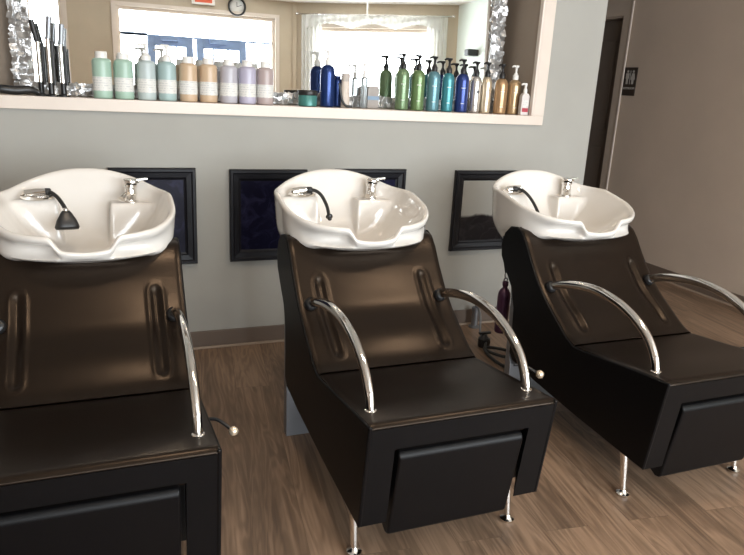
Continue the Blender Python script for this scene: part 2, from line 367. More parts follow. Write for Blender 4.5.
# flush ceiling lamps over the chairs
LAMPM = mat('lamp_glass', (.9, .85, .75), .5, 0); LAMPM.node_tree.nodes['Principled BSDF'].inputs['Emission Color'].default_value = (1, .78, .55, 1); LAMPM.node_tree.nodes['Principled BSDF'].inputs['Emission Strength'].default_value = 3
for i, (x, y, lab) in enumerate(((.35, -1.9, 'round flush ceiling lamp over the gap between the left and middle chair'), (1.95, -1.9, 'round flush ceiling lamp over the right chair'), (.9, -4.4, 'round flush ceiling lamp behind the photographer'))):
    c = empty('ceiling_lamp', (x, y, CZ))
    b = B(); lathe(b, [(.17, -.001), (.175, -.02), (.165, -.03), (.15, -.03)], 40); link('lamp_base', b, CHROME, c)
    b = B(); lathe(b, [(.152, -.031), (.15, -.05), (.12, -.07), (.06, -.08), (.01, -.082)], 40); link('lamp_shade', b, LAMPM, c)
    tag(c, lab, 'ceiling lamp')
    d = bpy.data.lights.new('lamp_light', 'AREA'); d.shape = 'DISK'; d.size = .3; d.energy = 12; d.color = (1, .80, .60)
    lo = bpy.data.objects.new('lamp_light', d); COL.objects.link(lo); lo.location = (0, 0, -.09); lo.parent = c

# ================================================================ SHAMPOO CHAIRS
SIDE = [(-1.895, .503), (-1.85, .498), (-1.75, .486), (-1.60, .466), (-1.47, .448), (-1.415, .445), (-1.37, .462), (-1.29, .513), (-1.21, .568), (-1.14, .630), (-1.08, .700),
        (-1.03, .768), (-.995, .802), (-.955, .818), (-.905, .810), (-.865, .775), (-.845, .720), (-.855, .665), (-.90, .610), (-.96, .545), (-.992, .46), (-1.0, .36), (-1.0, .255), (-1.03, .225), (-1.20, .203),
        (-1.50, .180), (-1.80, .165), (-1.852, .163)]
BACKT = [(-1.418, .446), (-1.37, .466), (-1.29, .517), (-1.21, .573), (-1.14, .635), (-1.080, .703), (-1.052, .748), (-1.042, .764), (-1.03, .756)]
BACKE = [(-1.418, .446), (-1.37, .464), (-1.29, .515), (-1.21, .570), (-1.14, .632), (-1.080, .702), (-1.030, .768), (-.995, .801), (-.958, .812)]
X0 = .2965
def back_mesh():
    """backrest cushion: gridded front skin with two long pressed grooves and a gentle lumbar swell, closed behind"""
    bm = B(); pts = catmull([(0, y, z) for y, z in BACKT], 8); pte = catmull([(0, y, z) for y, z in BACKE], 8)
    n = 96; front = []
    S = [0]
    for a, c in zip(pts, pts[1:]): S.append(S[-1]+(c-a).length)
    for k, p in enumerate(pts):
        t = (pts[min(k+1, len(pts)-1)]-pts[max(k-1, 0)]).normalized(); nrm = Vector((0, -t.z, t.y))
        row = []
        for i in range(n+1):
            x = -X0+2*X0*i/n
            edge = 1-min(1, (X0-abs(x))/.018); off = -.0045*edge*edge + .0065
            u = (abs(x)-.207)/.018; s0, s1 = .085, .385
            v = 0 if s0 <= S[k] <= s1 else (s0-S[k])/.020 if S[k] < s0 else (S[k]-s1)/.020
            q = math.hypot(u, v); off += -.009*(1-sstep(q, .15, 1.1)) + .003*math.exp(-((q-1.35)/.3)**2)
            off += .009*math.exp(-((S[k]-.13)/.07)**2) * (1-(x/X0)**2) - .005*math.exp(-((S[k]-.27)/.05)**2) * (1-(x/X0)**2)
            w_ = sstep(abs(x), .10, .285); pp = p.lerp(pte[k], w_)
            row.append(bm.verts.new((x, pp.y+nrm.y*off*(1-w_)+w_*nrm.y*off, pp.z+nrm.z*off)))
        front.append(row)
    for a, c in zip(front, front[1:]):
        for i in range(n): bm.faces.new((a[i], a[i+1], c[i+1], c[i]))
    # rear skin
    rear = [[bm.verts.new((x, y, z)) for x in (-X0, X0)] for y, z in ((-1.36, .40), (-1.04, .54), (-.985, .66))]
    for i in range(2): bm.faces.new((rear[i][0], rear[i][1], rear[i+1][1], rear[i+1][0]))
    bm.faces.new([v for v in front[0]]+[rear[0][1], rear[0][0]]); bm.faces.new([v for v in front[-1]][::-1]+[rear[-1][0], rear[-1][1]])
    bm.faces.new([r[0] for r in front]+[r[0] for r in rear[::-1]]); bm.faces.new([r[-1] for r in front][::-1]+[r[1] for r in rear])
    return bm
def seat_mesh():
    bm = B(); n = 48
    prof = catmull([(0, -1.425, .440), (0, -1.44, .451), (0, -1.60, .469), (0, -1.75, .490), (0, -1.85, .502), (0, -1.878, .504), (0, -1.890, .4985), (0, -1.8935, .491), (0, -1.880, .484)], 5)
    g = []
    for p in prof:
        row = []
        for i in range(n+1):
            x = -X0+2*X0*i/n; e = 1-min(1, (X0-abs(x))/.016)
            row.append(bm.verts.new((x, p.y+.003*e*(p.y < -1.87), p.z+.0015-.004*e*e-.004*(1-(x/X0)**2)*math.exp(-((p.y+1.65)/.12)**2))))
        g.append(row)
    for a, c in zip(g, g[1:]):
        for i in range(n): bm.faces.new((a[i], a[i+1], c[i+1], c[i]))
    lo = [bm.verts.new((x, y, z)) for x, y, z in ((-X0, -1.86, .40), (X0, -1.86, .40), (X0, -1.40, .36), (-X0, -1.40, .36))]
    bm.faces.new(lo); bm.faces.new(g[-1][::-1]+[lo[0], lo[1]][:2]) if False else None
    bm.faces.new(list(g[-1])+[lo[1], lo[0]]); bm.faces.new(list(g[0])[::-1]+[lo[3], lo[2]])
    bm.faces.new([r[0] for r in g]+[lo[0], lo[3]]); bm.faces.new([r[-1] for r in g][::-1]+[lo[2], lo[1]])
    return bm
# ---- basin
BA, BB, BYC, BN = .298, .285, -.855, 2.9
def outl(t):
    c, s = math.cos(t), math.sin(t)
    n_ = BN if s > 0 else BN-.45*sstep(-s, 0, .5)
    r = (abs(c/BA)**n_+abs(s/BB)**n_)**(-1/n_); return r*c, BYC+r*s
RIMT = [(-1.145, .872), (-1.08, .881), (-1.0, .901), (-.85, .935), (-.74, .958), (-.66, .983), (-.60, 1.004), (-.568, 1.016)]
def rimz(x, y):
    z = lerp_tab(RIMT, y)
    if y > -.80: z -= .036*sstep(abs(x), .02, .29)*sstep(y, -.80, -.62)
    if y < BYC:
        k = sstep(abs(x), .070, .112); z = (.822+.012*(x/.09)**2)*(1-k)+z*k
    return z
def basin_mesh():
    bm = B(); N = 240; rings = []
    th = [2*PI*i/N for i in range(N)]
    def ring(f):
        rr = []
        for t in th:
            x, y = outl(t); z = rimz(x, y); rr.append(bm.verts.new(f(x, y, z)))
        rings.append(rr)
    def fr(x, y): return sstep(-(y), .93, 1.10)          # 1 at the front
    def sc(x, y, k, dy=0): return x*k, BYC+(y-BYC)*k+dy
    # underside -> outer wall -> rim -> inner bowl
    def under(k, zr_, zf):
        def f(x, y, z):
            X, Y = sc(x, y, k); w = fr(x, y); return (X, Y, zr_*(1-w)+zf*w)
        return f
    ring(lambda x, y, z: (x*.28, -.80+(y-BYC)*.28, .665))
    ring(under(.60, .675, .755)); ring(under(.78, .705, .779)); ring(under(.88, .745, .785)); ring(under(.935, .775, .790)); ring(under(.962, .80, .797))
    def wall(t_):
        def f(x, y, z):
            w = fr(x, y); zb = .80*(1-w)+.797*w; zt = z-.022
            k_r = .962+.038*t_**.7; k_f = .962 - (.012+.115*math.exp(-((abs(x)-.14)/.085)**2))*math.sin(PI*min(1, t_*1.1))**.8 + .036*t_**3
            notch = 1-sstep(abs(x), .070, .112) if y < BYC else 0
            k = k_r*(1-w)+k_f*w
            k = k*(1-notch)+(.962+.02*t_)*notch
            X, Y = sc(x, y, k); return (X, Y, zb+(zt-zb)*t_)
        return f
    for t_ in (.12, .25, .4, .55, .7, .85, 1.0): ring(wall(t_))
    for k, dz in ((1.006, -.012), (1.004, -.005), (.993, -.001), (.975, 0), (.955, -.002), (.935, -.009), (.925, -.018)):
        ring(lambda x, y, z, k=k, dz=dz: (*sc(x, y, k), z+dz))
    K = 42
    for i in range(1, K+1):
        q = 1-i/K*.985
        def f(x, y, z, q=q):
            k = .925*q; X, Y = sc(x, y, k)
            e = z-.018; g = q**3.2; zc = .728+.05*sstep(-Y, .85, 1.1)
            zz = zc+(e-zc)*g
            dk = sstep(Y, -.735, -.705)
            dr = dk*sstep(X, .070, .085)*(1-sstep(X, .262, .285)); dl = dk*sstep(-X, .080, .10)*(1-sstep(-X, .262, .275))
            zz = max(zz, zz*(1-dr)+.900*dr, zz*(1-dl)+.918*dl)
            return (X, Y, zz)
        ring(f)
    for a, c in zip(rings, rings[1:]):
        for j in range(N): bm.faces.new((a[j], a[(j+1) % N], c[(j+1) % N], c[j]))
    bm.faces.new(rings[0][::-1]); bm.faces.new(rings[-1])
    return bm
MB = {}
def shared(name, key, mk, m, parent, **k):
    """one mesh datablock per kind, one object per use"""
    if key in MB:
        src = MB[key]; o = src.copy(); COL.objects.link(o); o.name = name; o.parent = parent; return o
    o = link(name, mk(), m, parent, **k); MB[key] = o; return o
def chair(ux, label, knob, hose, fitting):
    r = empty('shampoo_chair', (ux, -1.5, 0)); tag(r, label, 'salon chair', 'shampoo chairs along the wall')
    Y = 1.5      # meshes are drawn with wall coordinates, shifted to the root
    def at(o): o.location = (0, Y, 0); return o
    at(shared('backrest', 'back', back_mesh, LEATHER, r, auto=50)); at(shared('seat', 'seat', seat_mesh, LEATHER, r, auto=50))
    for s in (-1, 1):
        def side(s=s):
            bm = B(); pts = catmull([(0, a, c) for a, c in SIDE]+[(0, *SIDE[0])], 3)[:-1]
            # keep the sharp front corners of the profile
            prism(bm, SIDE, *sorted((s*.290, s*.303))); return bm
        at(shared('side_panel', 'side%d' % s, side, LEATHER2, r, bevel=.006, seg=4))
    def frame():
        bm = B()
        prism(bm, [(-.302, .163), (-.215, .163), (-.217, .418), (.217, .418), (.215, .163), (.302, .163), (.302, .489), (-.302, .489)], -.001, .045, 'y')
        for v in bm.verts: v.co.y += -1.8875+(.468-v.co.z)*.125 if v.co.y < 0 else -1.895
        return bm
    at(shared('front_frame', 'frame', frame, LEATHER2, r, bevel=.011, seg=4))
    def panel():
        bm = B(); prism(bm, [(-1.884, .380), (-1.880, .396), (-1.868, .404), (-1.80, .404), (-1.775, .12), (-1.815, .100), (-1.832, .103), (-1.839, .115)], -.203, .203); return bm
    at(shared('front_panel', 'panel', panel, LEATHER2, r, bevel=.008, seg=3))
    def under():
        bm = B(); prism(bm, [(-1.79, .40), (-1.40, .37), (-1.02, .50), (-1.0, .27), (-1.2, .225), (-1.79, .185)], -.268, .268); return bm
    at(shared('under_shell', 'under', under, RUBBER, r, smooth=False))
    def pedestal():
        bm = B(); prism(bm, [(-1.020, 0), (-.978, 0), (-.962, .50), (-.935, .64), (-1.0, .62), (-1.0, .24), (-1.015, .20)], -.299, .299)
        return bm
    at(shared('pedestal', 'ped', pedestal, STEEL, r, smooth=False, bevel=.003))
    for s in (-1, 1):
        def leg(s=s):
            bm = B(); top = Vector((s*.270, -1.722, .21)); bot = Vector((s*.272, -1.755, .010)); d = bot-top
            tube(bm, [top+d*i/8 for i in range(9)], lambda t: .0165-.006*t, 20)
            lathe(bm, [(.021, .0), (.0235, .003), (.0235, .008), (.014, .014), (.010, .022)], 28, (s*.272, -1.755, 0)); return bm
        at(shared('leg', 'leg%d' % s, leg, CHROME, r, auto=40))
        def arm(s=s):
            bm = B(); P = [(-1.165, .607), (-1.195, .621), (-1.26, .645), (-1.35, .666), (-1.44, .677), (-1.53, .674), (-1.61, .658), (-1.68, .630), (-1.735, .592), (-1.77, .548), (-1.787, .505), (-1.792, .482)]
            tube(bm, catmull([(s*.258, y, z) for y, z in P], 6), lambda t: .0165+.0022*math.sin(PI*min(1, max(0, t))), 20, .74, side=(0, 0, 1)); return bm
        a = at(shared('armrest', 'arm%d' % s, arm, CHROME, r, auto=60))
        def cap(s=s):
            bm = B(); d = Vector((0, -.85, .5)).normalized(); rot = Vector((0, 0, 1)).rotation_difference(d).to_matrix()
            lathe(bm, [(.024, -.012), (.024, .006), (.020, .014), (.016, .018)], 24, (s*.258, -1.182, .612), rot=rot)
            return bm
        c_ = shared('mounting_cap', 'cap%d' % s, cap, BLACKP, a)
        def ring_(s=s):
            bm = B(); lathe(bm, [(.0180, 0), (.0180, .003), (.0160, .005)], 24, (s*.258, -1.792, .4955)); return bm
        shared('base_ring', 'ringb%d' % s, ring_, CHROME, a)
    b = B(); tube(b, catmull([(.298, -1.655, knob+.016), (.322, -1.668, knob+.018), (.343, -1.690, knob+.010), (.358, -1.708, knob)], 8), .005, 10); lv = at(link('recline_lever', b, BLACKP, r))
    b = B(); lathe(b, [(.002, -.0135), (.009, -.010), (.0135, -.003), (.0135, .004), (.009, .011), (.002, .0135)], 20, (.361, -1.715, knob+.001), rot=Matrix.Rotation(1.2, 3, 'X')); link('knob', b, BRASS, lv)
    bs = at(shared('basin', 'basin', basin_mesh, CERAM, r, auto=80))
    def tap():
        bm = B(); lathe(bm, [(.030, 0), (.030, .006), (.024, .010), (.0225, .030), (.0245, .034), (.0225, .040), (.0225, .056), (.026, .060), (.026, .070), (.014, .073)], 28, (.158, -.66, .897))
        tube(bm, [(.158, -.66, .925), (.136, -.69, .930), (.122, -.712, .918)], .0115, 14)
        return bm
    tp = shared('tap', 'tap', tap, CHROME, bs, auto=40)
    def lever():
        bm = B(); lathe(bm, [(.022, 0), (.030, .004), (.029, .013), (.014, .017)], 24, (.160, -.66, .970), rot=Matrix.Rotation(.12, 3, 'Y'))
        obox(bm, (.194, -.652, .983), .056, .020, .008, Matrix.Rotation(-.12, 3, 'Y')); return bm
    shared('tap_lever', 'tlev', lever, CHROME, bs, bevel=.002)
    def holder():
        bm = B(); c = (-.160, -.690, .9215); rr = Matrix.Rotation(.1, 3, 'Z') @ Matrix.Rotation(.12, 3, 'X')
        lathe(bm, [(.055, 0), (.060, .006), (.058, .014), (.050, .015), (.044, .007), (.02, .004), (.001, .004)], 36, c, sq=(1.0, .58, 2.2), rot=rr)
        tube(bm, [(-.200, -.690, .934), (-.165, -.692, .942), (-.132, -.698, .946)], lambda t: .018-.006*t, 16, .8)
        return bm
    shared('spray_holder', 'hold', holder, CHROME, bs, auto=45)
    def drain():
        bm = B(); lathe(bm, [(.028, 0), (.030, .003), (.022, .005), (.018, .002), (.001, .002)], 28, (0, -.84, .7285)); return bm
    shared('drain', 'drain', drain, CHROME, bs)
    b = B(); P = catmull(hose, 8); tube(b, P, .0072, 14)
    lathe(b, [(.010, -.012), (.013, -.008), (.013, .008), (.010, .012)], 18, hose[0], rot=Matrix.Rotation(PI/2, 3, 'Y'))
    link('spray_hose', b, RUBBER, bs)
    e = Vector(hose[-1]); d = Vector((.03, -.30, -.95)).normalized() if fitting == 'head' else (e-P[-3]).normalized(); rot = Vector((0, 0, 1)).rotation_difference(d).to_matrix()
    if fitting == 'head':
        b = B(); lathe(b, [(.008, -.006), (.010, .008)], 16, e, rot=rot); link('hose_collar', b, CHROME, bs)
        b = B(); lathe(b, [(.013, .004), (.020, .014), (.033, .038), (.041, .062), (.037, .070), (.001, .070)], 28, e, rot=rot, sq=(1, .6, 3)); link('spray_head', b, BLACKP, bs)
    elif fitting == 'nut':
        b = B(); lathe(b, [(.008, -.004), (.014, -.002), (.014, .004), (.008, .006), (.008, .016), (.006, .018)], 18, e, rot=rot); link('hose_nut', b, BLACKP, bs)
    return r
chair(-.079, 'black leather shampoo chair with white basin whose black spray head dangles into the bowl, leftmost', .447,
      [(-.128, -.690, .945), (-.112, -.705, .942), (-.094, -.725, .930), (-.078, -.755, .912), (-.066, -.790, .896)], 'head')
chair(.910, 'black leather shampoo chair with white basin standing in the middle between the two others', .500,
      [(-.133, -.700, .945), (-.112, -.715, .944), (-.092, -.735, .928), (-.080, -.775, .892), (-.082, -.820, .856)], 'nut')
chair(1.941, 'black leather shampoo chair with white basin furthest right, beside the hanging purple bottle', .455,
      [(-.164, -.700, .941), (-.142, -.715, .942), (-.122, -.745, .922), (-.108, -.780, .888), (-.105, -.82, .850)], 'none')

# ---- purple bottle hung beside the right chair
c = empty('hanging_bottle', (1.941-.226, -.800, .268))
b = B(); lathe(b, [(.024, 0), (.0295, .004), (.0305, .015), (.0305, .183), (.028, .200), (.020, .214), (.012, .222), (.011, .236)], 32); link('bottle_body', b, PURPLE, c, auto=50)
b = B(); lathe(b, [(.0135, .232), (.0145, .235), (.0145, .252), (.008, .256)], 24); tube(b, [(0.010*math.cos(t)*1.0, 0, .258+.012*math.sin(t)) for t in [PI*i/8 for i in range(9)]], .003, 8); link('bottle_cap', b, PURPLE, c)
b = B(); tube(b, catmull([(-.002, 0, .268), (-.008, 0, .285), (-.004, 0, .30), (.004, 0, .30), (.007, 0, .287)], 5), .003, 8); link('hook', b, STEEL, c)
b = B(); tube(b, catmull([(-.003, 0, .298), (-.014, 0, .34), (-.018, .0, .38), (-.024, 0.012, .45), (-.018, .03, .505)], 6), .006, 10); link('cord', b, RUBBER, c)
tag(c, 'purple metal bottle hanging on a black cord beside the right chair', 'bottle')
# ---- plumbing on the floor behind
c = empty('plumbing', (1.97, -.3, 0))
b = B(); lathe(b, [(.035, 0), (.035, .006), (.020, .010), (.018, .10), (.024, .105), (.024, .125), (.016, .13)], 24, (.05, .24, 0)); link('floor_pipe', b, STEEL, c, auto=40)
b = B(); lathe(b, [(.03, 0), (.034, .01), (.034, .05), (.02, .06), (.012, .075)], 20, (-.06, -.06, 0)); lathe(b, [(.022, -.03), (.022, .03)], 16, (-.06, -.06, .035), rot=Matrix.Rotation(PI/2, 3, 'X')); obox(b, (-.06, -.06, .082), .07, .016, .012, Matrix.Identity(3)); link('valve', b, BLACKP, c, auto=40)
b = B(); tube(b, catmull([(.05, .24, .125), (.03, .20, .16), (0, .10, .12), (-.04, .02, .05), (-.06, -.06, .05)], 8), .007, 12); link('supply_hose', b, STEEL, c)
b = B(); tube(b, catmull([(-.06, -.08, .035), (-.10, -.16, .02), (-.02, -.26, .012), (.03, -.18, .012), (-.09, -.12, .02), (-.12, -.30, .012), (-.06, -.50, .012), (-.03, -.658, .05)], 8), .0085, 12); link('drain_hose', b, RUBBER, c)
tag(c, 'black valve, grey pipe and hoses on the floor behind the right chair', 'plumbing')

# ================================================================ FRAMED PICTURES ON THE WALL
def art_mat(name, dark, light, mode):
    m = mat(name, dark, .22, 0, Specular_IOR_Level=.10, Coat_Weight=.06, Coat_Roughness=.02); nt = m.node_tree; L = nt.links.new; b_ = nt.nodes['Principled BSDF']
    tc = nd(m, 'ShaderNodeTexCoord'); n = nd(m, 'ShaderNodeTexNoise'); n.inputs['Scale'].default_value = 14; n.inputs['Detail'].default_value = 4; n.inputs['Distortion'].default_value = 1.4; L(tc.outputs['Object'], n.inputs['Vector'])
    r = nd(m, 'ShaderNodeValToRGB'); e = r.color_ramp.elements; e[0].position = .48; e[0].color = (*dark, 1); e[1].position = .78; e[1].color = (*[min(1, d*3+.008) for d in dark], 1); L(n.outputs['Fac'], r.inputs[0])
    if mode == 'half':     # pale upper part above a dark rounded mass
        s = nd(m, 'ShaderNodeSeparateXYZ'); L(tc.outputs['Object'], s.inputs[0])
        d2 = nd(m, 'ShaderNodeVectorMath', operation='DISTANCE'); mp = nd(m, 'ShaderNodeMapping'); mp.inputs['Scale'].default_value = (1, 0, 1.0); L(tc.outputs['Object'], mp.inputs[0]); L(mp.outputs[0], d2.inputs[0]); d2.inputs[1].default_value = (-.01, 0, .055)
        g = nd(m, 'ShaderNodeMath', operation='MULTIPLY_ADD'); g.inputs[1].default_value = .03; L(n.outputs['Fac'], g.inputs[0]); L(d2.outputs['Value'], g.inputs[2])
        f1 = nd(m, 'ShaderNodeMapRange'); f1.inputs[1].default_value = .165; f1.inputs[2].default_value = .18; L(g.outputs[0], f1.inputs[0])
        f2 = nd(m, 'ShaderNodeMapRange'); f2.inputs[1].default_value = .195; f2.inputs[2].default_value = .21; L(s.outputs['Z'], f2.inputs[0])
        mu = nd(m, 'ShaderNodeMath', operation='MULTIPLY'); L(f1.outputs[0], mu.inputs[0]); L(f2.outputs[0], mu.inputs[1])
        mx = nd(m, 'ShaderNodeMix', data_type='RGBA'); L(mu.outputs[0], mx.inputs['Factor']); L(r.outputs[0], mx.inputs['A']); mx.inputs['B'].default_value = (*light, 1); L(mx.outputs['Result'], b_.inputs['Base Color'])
    else: L(r.outputs[0], b_.inputs['Base Color'])
    return m
ART1 = art_mat('dark_navy_print', (.006, .006, .018), (.2, .2, .2), 'plain')
ART2 = art_mat('grey_above_dark', (.010, .008, .009), (.34, .335, .31), 'half')
def picture(x0, z0, wd, ht, am, label):
    c = empty('picture_frame', (x0+wd/2, -.0015, z0)); h = wd/2
    tag(c, label, 'framed picture', 'black framed pictures on the back wall')
    def ringm(bm, ins):   # mitred rails from (inset, y) profile
        R_ = []
        for i_, y in ins:
            R_.append([bm.verts.new(p) for p in ((-h+i_, y, i_), (h-i_, y, i_), (h-i_, y, ht-i_), (-h+i_, y, ht-i_))])
        for a, c2 in zip(R_, R_[1:]+R_[:1]):
            for j in range(4): bm.faces.new((a[j], a[(j+1) % 4], c2[(j+1) % 4], c2[j]))
    b = B(); ringm(b, [(0, 0), (0, -.022), (.005, -.030), (.016, -.030), (.022, -.023), (.045, -.020), (.050, -.013), (.058, -.010), (.058, 0)])
    link('frame_moulding', b, FRAME, c, False)
    b = B(); box(b, -h+.055, h-.055, -.008, -.001, .055, ht-.055); link('picture', b, am, c, False)
picture(.002, .468, .398, .478, ART1, 'black framed dark glossy picture on the wall right behind the left basin')
picture(.563, .468, .400, .472, ART1, 'black framed dark picture partly hidden by the left edge of the middle basin')
picture(1.118, .468, .404, .476, ART1, 'black framed picture mostly hidden behind the tap side of the middle basin')
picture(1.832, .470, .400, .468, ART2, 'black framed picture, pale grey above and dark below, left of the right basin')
# restroom sign
c = empty('restroom_sign', (4.08, 1.240, 1.40))
TXT = noisy(mat('sign_lettering', (.42, .40, .37), .5), 20, .03); SG = noisy(mat('sign_plate_brown', (.030, .020, .015), .4), 20, .08)
b = B(); box(b, -.008, -.001, -.072, .072, 0, .225); link('sign_plate', b, SG, c, False, bevel=.002)
def fig(bm, yc, skirt):
    X0_, X1_ = -.0105, -.008
    prism(bm, [(yc+.010*math.cos(2*PI*i/16), .192+.010*math.sin(2*PI*i/16)) for i in range(16)], X0_, X1_)
    if skirt: P = [(yc-.012, .178), (yc+.012, .178), (yc+.024, .130), (yc+.012, .125), (yc+.010, .092), (yc-.010, .092), (yc-.012, .125), (yc-.024, .130)]
    else: P = [(yc-.018, .178), (yc+.018, .178), (yc+.018, .135), (yc+.011, .135), (yc+.010, .092), (yc-.010, .092), (yc-.011, .135), (yc-.018, .135)]
    prism(bm, P, X0_, X1_)
b = B(); fig(b, .032, False); link('figure', b, TXT, c, False)
b = B(); fig(b, -.032, True); link('figure', b, TXT, c, False)
b = B(); box(b, -.0105, -.008, -.002, .002, .09, .20); link('divider', b, TXT, c, False)
def text_obj(name, body, size, loc, rot, m, parent, ext=.001):
    cu = bpy.data.curves.new(name, 'FONT'); cu.body = body; cu.size = size; cu.align_x = 'CENTER'; cu.align_y = 'CENTER'; cu.extrude = ext
    t = bpy.data.objects.new(name, cu); COL.objects.link(t)
    dg = bpy.context.evaluated_depsgraph_get(); me = bpy.data.meshes.new_from_object(t.evaluated_get(dg))
    bpy.data.objects.remove(t); o = bpy.data.objects.new(name, me); COL.objects.link(o); me.materials.clear(); me.materials.append(m)
    o.location = loc; o.rotation_euler = rot; o.parent = parent; return o
text_obj('lettering', 'RESTROOM', .026, (-.0095, 0, .058), (PI/2, 0, -PI/2), TXT, c)
tag(c, 'small dark restroom sign with two pale figures beside the door casing', 'sign')

# ================================================================ MIRROR LEANING IN THE RECESS
TL = math.radians(1.5)
mr = empty('leaning_mirror', (0, .258, NZ0)); mr.rotation_euler = (-TL, 0, 0)
MX0, MX1, MZ1, FW = -.385, 2.235, .93, .088
b = B(); box(b, MX0+FW*.9, MX1-FW*.9, .010, .014, FW*.6, MZ1-FW*.9); link('mirror_glass', b, MIRROR, mr, False)
b = B(); box(b, MX0+.01, MX1-.01, .016, .028, .004, MZ1-.01); link('backing', b, FRAME, mr, False)
def mosaic(x0, x1, z0, z1, seed):
    """rail of crinkled silver pieces, each tilted its own way, over a core"""
    rnd = random.Random(seed); bm = B(); box(bm, x0+.004, x1-.004, .000, .015, z0+.003, z1-.003)
    w, h_ = x1-x0, z1-z0; vert = h_ > w
    n = int(max(w, h_)/.026); m_ = 3 if vert else 2
    for i in range(n):
        for j in range(m_):
            a = (i+.5)/n; c2 = (j+.5)/m_
            cx = x0+(c2 if vert else a)*w; cz = z0+(a if vert else c2)*h_
            cx += rnd.uniform(-.004, .004); cz += rnd.uniform(-.004, .004)
            rot = Matrix.Rotation(rnd.uniform(-.5, .5), 3, 'Z') @ Matrix.Rotation(rnd.uniform(-.5, .5), 3, 'X') @ Matrix.Rotation(rnd.uniform(-.5, .5), 3, 'Y')
            vs = obox(bm, (cx, -.004, cz), rnd.uniform(.020, .034), .006, rnd.uniform(.018, .042), rot)
            for v in vs:
                v.co.z = max(v.co.z, .001)
    return bm
for nm, a in (('frame_rail', (MX0, MX1, 0, FW*.72, 1)), ('frame_rail', (MX0, MX1, MZ1-FW, MZ1, 2)), ('frame_stile', (MX0, MX0+FW, FW*.72, MZ1-FW, 3)), ('frame_stile', (MX1-FW, MX1, FW*.72, MZ1-FW, 4))):
    link(nm, mosaic(*a), SILVER, mr, False, bevel=.0015, seg=2)
tag(mr, 'long mirror in a crinkled silver mosaic frame leaning in the wall recess', 'mirror')

# ================================================================ THINGS ON THE LEDGE
def pump(parent, z, r=.012, m=BLACKP, h=.06, face=-1, head=.018):
    b = B(); lathe(b, [(r*1.3, -.004), (r*1.4, .002), (r*1.4, .020), (r*1.0, .025), (r*.75, .034)], 20, (0, 0, z)); link('pump_collar', b, m, parent, auto=45)
    b = B(); lathe(b, [(.0065, z+.018), (.0065, z+h-.020), (.009, z+h-.014), (head*.72, z+h-.006), (head*.72, z+h), (.003, z+h+.002)], 16)
    tube(b, catmull([(0, 0, z+h-.005), (face*.022, -.008, z+h-.004), (face*.036, -.012, z+h-.010)], 5), lambda t: .0068-.002*t, 10)
    link('pump_head', b, m, parent, auto=45)
def flask(name, x, y, r, h, m, label, cat='bottle', group=None, shoulder=.86, neck=.30, lab=None, rz=0, oval=None):
    """bottle body: straight sides, rounded shoulder, neck"""
    o = empty(name, (x, y, NZ0), rz); tag(o, label, cat, group)
    hs = h*shoulder
    P = [(r*.90, 0), (r*.97, .002), (r, .008), (r, hs)]
    for i in range(1, 7):
        a = i/6*PI/2; P.append((r*neck+(r-r*neck)*math.cos(a), hs+(h-hs)*math.sin(a)*.92))
    P += [(r*neck, h)]
    b = B(); lathe(b, P, 32, sq=oval); link('bottle_body', b, m, o, auto=50)
    if lab:
        z0, z1, lm = lab; b = B(); lathe(b, [(r*1.012, z0), (r*1.012, z1)], 32, cap=False, sq=oval); link('bottle_label', b, lm, o)
    return o
def capw(parent, z, r, h, m=WHITEP):
    b = B(); lathe(b, [(r, 0), (r, h*.8), (r*.93, h)], 28, (0, 0, z)); link('bottle_cap', b, m, parent, auto=45)
LG = 'care bottles with white labels on the left half of the ledge'
MINT = bottle_mat('mint_liquid', (.36, .52, .43)); PBLU = bottle_mat('pale_blue_liquid', (.47, .55, .55)); AQUA = bottle_mat('aqua_liquid', (.36, .49, .49))
PEACH = bottle_mat('peach_liquid', (.58, .43, .29)); LAV = bottle_mat('grey_lavender_liquid', (.46, .45, .50)); LAV2 = bottle_mat('lavender_liquid', (.46, .44, .56)); MAUVE = bottle_mat('mauve_liquid', (.44, .36, .35))
rows = [(104, .014, MINT, 'cap', 'mint green bottle with white cap, first of the row from the left'),
        (123, .110, MINT, 'cap', 'mint green bottle with white cap, between the other mint bottle and a pump bottle'),
        (144, .211, PBLU, 'pump', 'very pale blue pump bottle with white label, next to the mint bottles'),
        (163, .306, AQUA, 'pump', 'aqua pump bottle with white label, next to the peach bottles'),
        (182, .404, PEACH, 'cap', 'peach bottle with white cap, beside the aqua pump bottle'),
        (201, .501, PEACH, 'cap', 'peach bottle with white cap, beside the greyish lavender bottle'),
        (220, .600, LAV, 'cap', 'greyish lavender bottle with white cap, beside the peach bottles'),
        (238, .693, LAV2, 'cap', 'bluish lavender bottle with white cap, beside the mauve bottle'),
        (255, .783, MAUVE, 'flip', 'brownish mauve bottle with white cap, last of the labelled row')]
YL = .125
for px, x, m, kind, lab in rows:
    k = .0425
    o = flask('care_bottle', x-.012, YL, k, .182, m, lab, 'bottle', LG, .90, .58, (.035, .098, LABEL))
    if kind == 'pump': pump(o, .182, .016, WHITEP, .075)
    else: capw(o, .180, .0265, .030)
